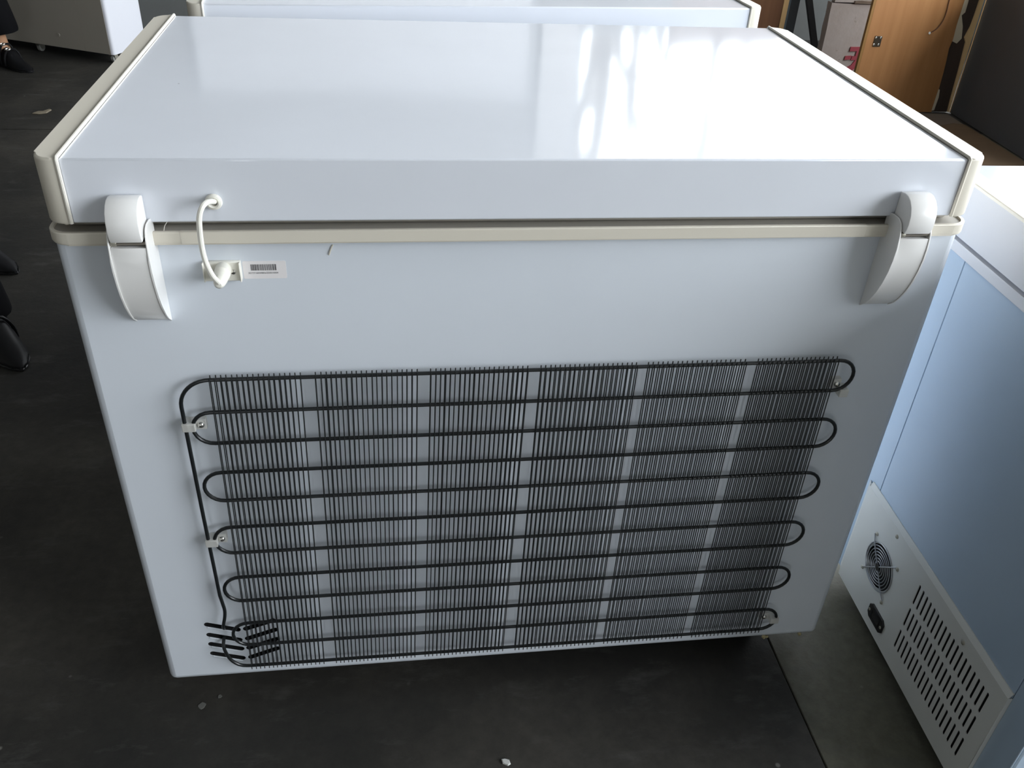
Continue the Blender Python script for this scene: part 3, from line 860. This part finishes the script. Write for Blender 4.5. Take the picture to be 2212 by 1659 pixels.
def person(label, feet, hips, head_yaw, jacket_m, arm_swing=0.12, hem=.05, flare=1.0, knee=.035):
    """feet: [(heel xy, heading)], left/right; hips: (x, y, z)"""
    base_xy = ((feet[0][0][0] + feet[1][0][0]) / 2, (feet[0][0][1] + feet[1][0][1]) / 2)
    t = thing('person', label, 'person', (base_xy[0], base_xy[1], 0))
    bx, by = base_xy
    hx, hy, hz = hips[0] - bx, hips[1] - by, hips[2]
    hd = Vector((math.cos(head_yaw), math.sin(head_yaw), 0)); sd = Vector((-hd.y, hd.x, 0))
    hip = Vector((hx, hy, hz))
    V = []; E_ = []; R = []
    def add(p, r, prev=None):
        V.append(tuple(p)); R.append(r)
        if prev is not None: E_.append((prev, len(V) - 1))
        return len(V) - 1
    pel = add(hip, (.115, .088))
    w = add(hip + Vector((0, 0, .16)), (.105, .078), pel)
    ch = add(hip + Vector((0, 0, .38)), (.125, .085), w)
    nb = add(hip + Vector((0, 0, .50)), .055, ch)
    ne = add(hip + Vector((0, 0, .565)) + hd * .01, .050, nb)
    h0 = add(hip + Vector((0, 0, .63)) + hd * .03, .075, ne)
    h1 = add(hip + Vector((0, 0, .71)) + hd * .025, .088, h0)
    h2 = add(hip + Vector((0, 0, .78)) + hd * .01, .062, h1)
    legs = []; arms = []
    for s, (heel, yaw) in zip((1, -1), feet):
        fd = Vector((math.cos(yaw), math.sin(yaw), 0))
        heel3 = Vector((heel[0] - bx, heel[1] - by, 0))
        ank = heel3 + fd * .035 + Vector((0, 0, .085))
        hj = hip + sd * s * .09 + Vector((0, 0, -.05))
        kn = (ank + hj) / 2 + hd * knee + Vector((0, 0, .02))
        calf = kn * .52 + ank * .48 - hd * .012
        a = add(hj, .080, pel); b = add(kn, .050, a); c = add(calf, .046, b); d = add(ank + Vector((0, 0, .03)), .034, c); e = add(ank + Vector((0, 0, -.03)) + fd * .012, .034, d)
        add(ank + fd * .09 + Vector((0, 0, -.050)), (.03, .02), e)
        legs.append((hj, kn, ank, fd, heel3, yaw, calf))
        sh = hip + Vector((0, 0, .47)) + sd * s * .17
        el = sh + Vector((0, 0, -.28)) + sd * s * .05 + hd * s * arm_swing * .4
        wr = el + Vector((0, 0, -.23)) + hd * (.06 + s * arm_swing)
        sb_ = hip + Vector((0, 0, .44)) + sd * s * .09
        a = add(sb_, .055, ch); a = add(sh, .045, a); b = add(el, .040, a); c = add(wr, .027, b)
        pm = add(wr + Vector((0, 0, -.05)) + hd * .01, (.035, .018), c)
        for q in range(4):
            f0 = wr + Vector((0, 0, -.085)) + hd * (.028 - q * .018)
            L = (.062, .072, .068, .052)[q]
            i = add(f0, .009, pm); i = add(f0 + Vector((0, 0, -L * .5)) + sd * -s * .006, .0085, i); add(f0 + Vector((0, 0, -L)) + sd * -s * .020, .0075, i)
        i = add(wr + Vector((0, 0, -.035)) + hd * .038, .010, pm); add(wr + Vector((0, 0, -.075)) + hd * .055, .0085, i)
        arms.append((sh, el, wr, sb_))
    obj('body', skin_mesh('body', V, E_, R, 0, 2), M['skin'], t)
    # trousers
    V2 = [tuple(hip + Vector((0, 0, .10))), tuple(hip)]; E2 = [(0, 1)]; R2 = [(.145, .115), (.155, .125)]
    for (hj, kn, ank, fd, heel3, yaw, calf) in legs:
        i = len(V2); V2 += [tuple(hj), tuple(kn), tuple(calf), tuple(ank + Vector((0, 0, hem + .022))), tuple(ank + Vector((0, 0, hem + .008))), tuple(ank + Vector((0, 0, hem)))]
        R2 += [.105, .088, .080 * flare, .075 * flare, .075 * flare, .074 * flare]; E2 += [(1, i), (i, i + 1), (i + 1, i + 2), (i + 2, i + 3), (i + 3, i + 4), (i + 4, i + 5)]
    obj('trousers', skin_mesh('trousers', V2, E2, R2, 1, 2), M['trousers'], t)
    # jacket with sleeves
    V3 = [tuple(hip + Vector((0, 0, z))) for z in (-.04, .16, .38, .50)]; E3 = [(0, 1), (1, 2), (2, 3)]; R3 = [(.185, .15), (.165, .13), (.185, .14), (.085, .08)]
    for (sh, el, wr, sb_) in arms:
        i = len(V3); V3 += [tuple(sb_), tuple(sh), tuple(el), tuple(wr + Vector((0, 0, .02)))]; R3 += [.10, .078, .062, .050]; E3 += [(2, i), (i, i + 1), (i + 1, i + 2), (i + 2, i + 3)]
    obj('jacket', skin_mesh('jacket', V3, E3, R3, 0, 2), jacket_m, t)
    # face and hair
    hc = hip + Vector((0, 0, .705)) + hd * .025
    fm = Matrix(((hd.x, sd.x, 0, hc.x), (hd.y, sd.y, 0, hc.y), (0, 0, 1, hc.z), (0, 0, 0, 1)))
    bm = bmesh.new(); bmesh.ops.create_uvsphere(bm, u_segments=20, v_segments=14, radius=1, matrix=fm @ Matrix.Translation((-.012, 0, .022)) @ Matrix.Diagonal((.104, .096, .112, 1)))
    fi = fm.inverted()
    kill = [v for v in bm.verts if (fi @ v.co).x > .045 and (fi @ v.co).z < .065]
    bmesh.ops.delete(bm, geom=kill, context='VERTS')
    obj('hair', bm, M['hair'], t)
    for s in (-1, 1):
        bm = bmesh.new(); bmesh.ops.create_uvsphere(bm, u_segments=10, v_segments=8, radius=.011, matrix=fm @ Matrix.Translation((.076, s * .03, .012)))
        obj('eye', bm, M['hair'], t)
        bm = bmesh.new(); bmesh.ops.create_uvsphere(bm, u_segments=10, v_segments=8, radius=1, matrix=fm @ Matrix.Translation((.0, s * .088, -.01)) @ Matrix.Diagonal((.018, .009, .03, 1)))
        obj('ear', bm, M['skin'], t)
    obj('nose', lathe([(.014, -.02), (.009, .012), (0, .03)], 10, fm @ Matrix.Translation((.085, 0, -.012)) ), M['skin'], t)
    bm = bmesh.new(); bmesh.ops.create_uvsphere(bm, u_segments=12, v_segments=8, radius=1, matrix=fm @ Matrix.Translation((.072, 0, -.058)) @ Matrix.Diagonal((.010, .024, .006, 1)))
    obj('mouth', bm, mat('lips', (.30, .09, .07), .5), t)
    for (hj, kn, ank, fd, heel3, yaw, calf) in legs:
        s_ = obj('shoe', SHOE, None, t); s_.location = heel3; s_.rotation_euler = (0, 0, yaw)
        for nm, me in (('sole', SOLE), ('strap', STRAP), ('buckle', BUCK[0]), ('buckle', BUCK[1])): obj(nm, me, None, s_)
    return t

person('person in black trousers and buckled black shoes walking past the white cabinet',
       [((-2.33, 3.58), math.radians(-42)), ((-1.965, 3.672), math.radians(-42))], (-2.06, 3.56, .86), math.radians(-40), M['jacket'], hem=.06, flare=1.3, knee=.15)
person('person in black clothes and buckled shoes standing left of the condenser freezer',
       [((-1.42, 1.63), math.radians(-36)), ((-1.198, 1.178), math.radians(-53))], (-1.42, 1.50, .88), math.radians(-40), M['jacket'], hem=-.03, flare=.9, arm_swing=-.14)

# ------------------------------------------------------------------ small litter on the floor
def scrap(name, label, pts, h, m, z0=.0002):
    cx = sum(p[0] for p in pts) / len(pts); cy = sum(p[1] for p in pts) / len(pts)
    o = obj(name, prism([(x - cx, y - cy) for x, y in pts], 0, h, 'z', h * .3, 1), m)
    o.location = (cx, cy, z0)
    return tag(o, label, 'scrap')
scrap('paper_scrap', 'tiny white torn scrap on the dark floor before the condenser freezer', [(-.0275, -.1430), (-.0215, -.1425), (-.0200, -.1455), (-.0160, -.1450), (-.0145, -.1520), (-.0190, -.1545), (-.0215, -.1510), (-.0262, -.1505)], .0035, M['scrap'])
scrap('packing_scrap', 'tan scrap lying on the floor near the joint by the cabinet', [(-1.600, 2.905), (-1.585, 2.935), (-1.565, 2.930), (-1.550, 2.965), (-1.540, 2.955), (-1.548, 2.915), (-1.575, 2.902)], .006, M['scrap_tan'])
def splat(x, y, r, label, seed):
    rnd = random.Random(seed)
    pts = [(x + r * rnd.uniform(.75, 1.15) * math.cos(2 * PI * k / 11), y + r * rnd.uniform(.75, 1.15) * math.sin(2 * PI * k / 11)) for k in range(11)]
    o = scrap('dried_splat', label, pts, .0012, M['splat']); o['category'] = 'splat'
splat(-.4841, -.0057, .0062, 'larger round dried splat on floor by the freezer corner', 1)
splat(-.4594, .0091, .0034, 'smaller dried splat on floor by the freezer corner', 2)
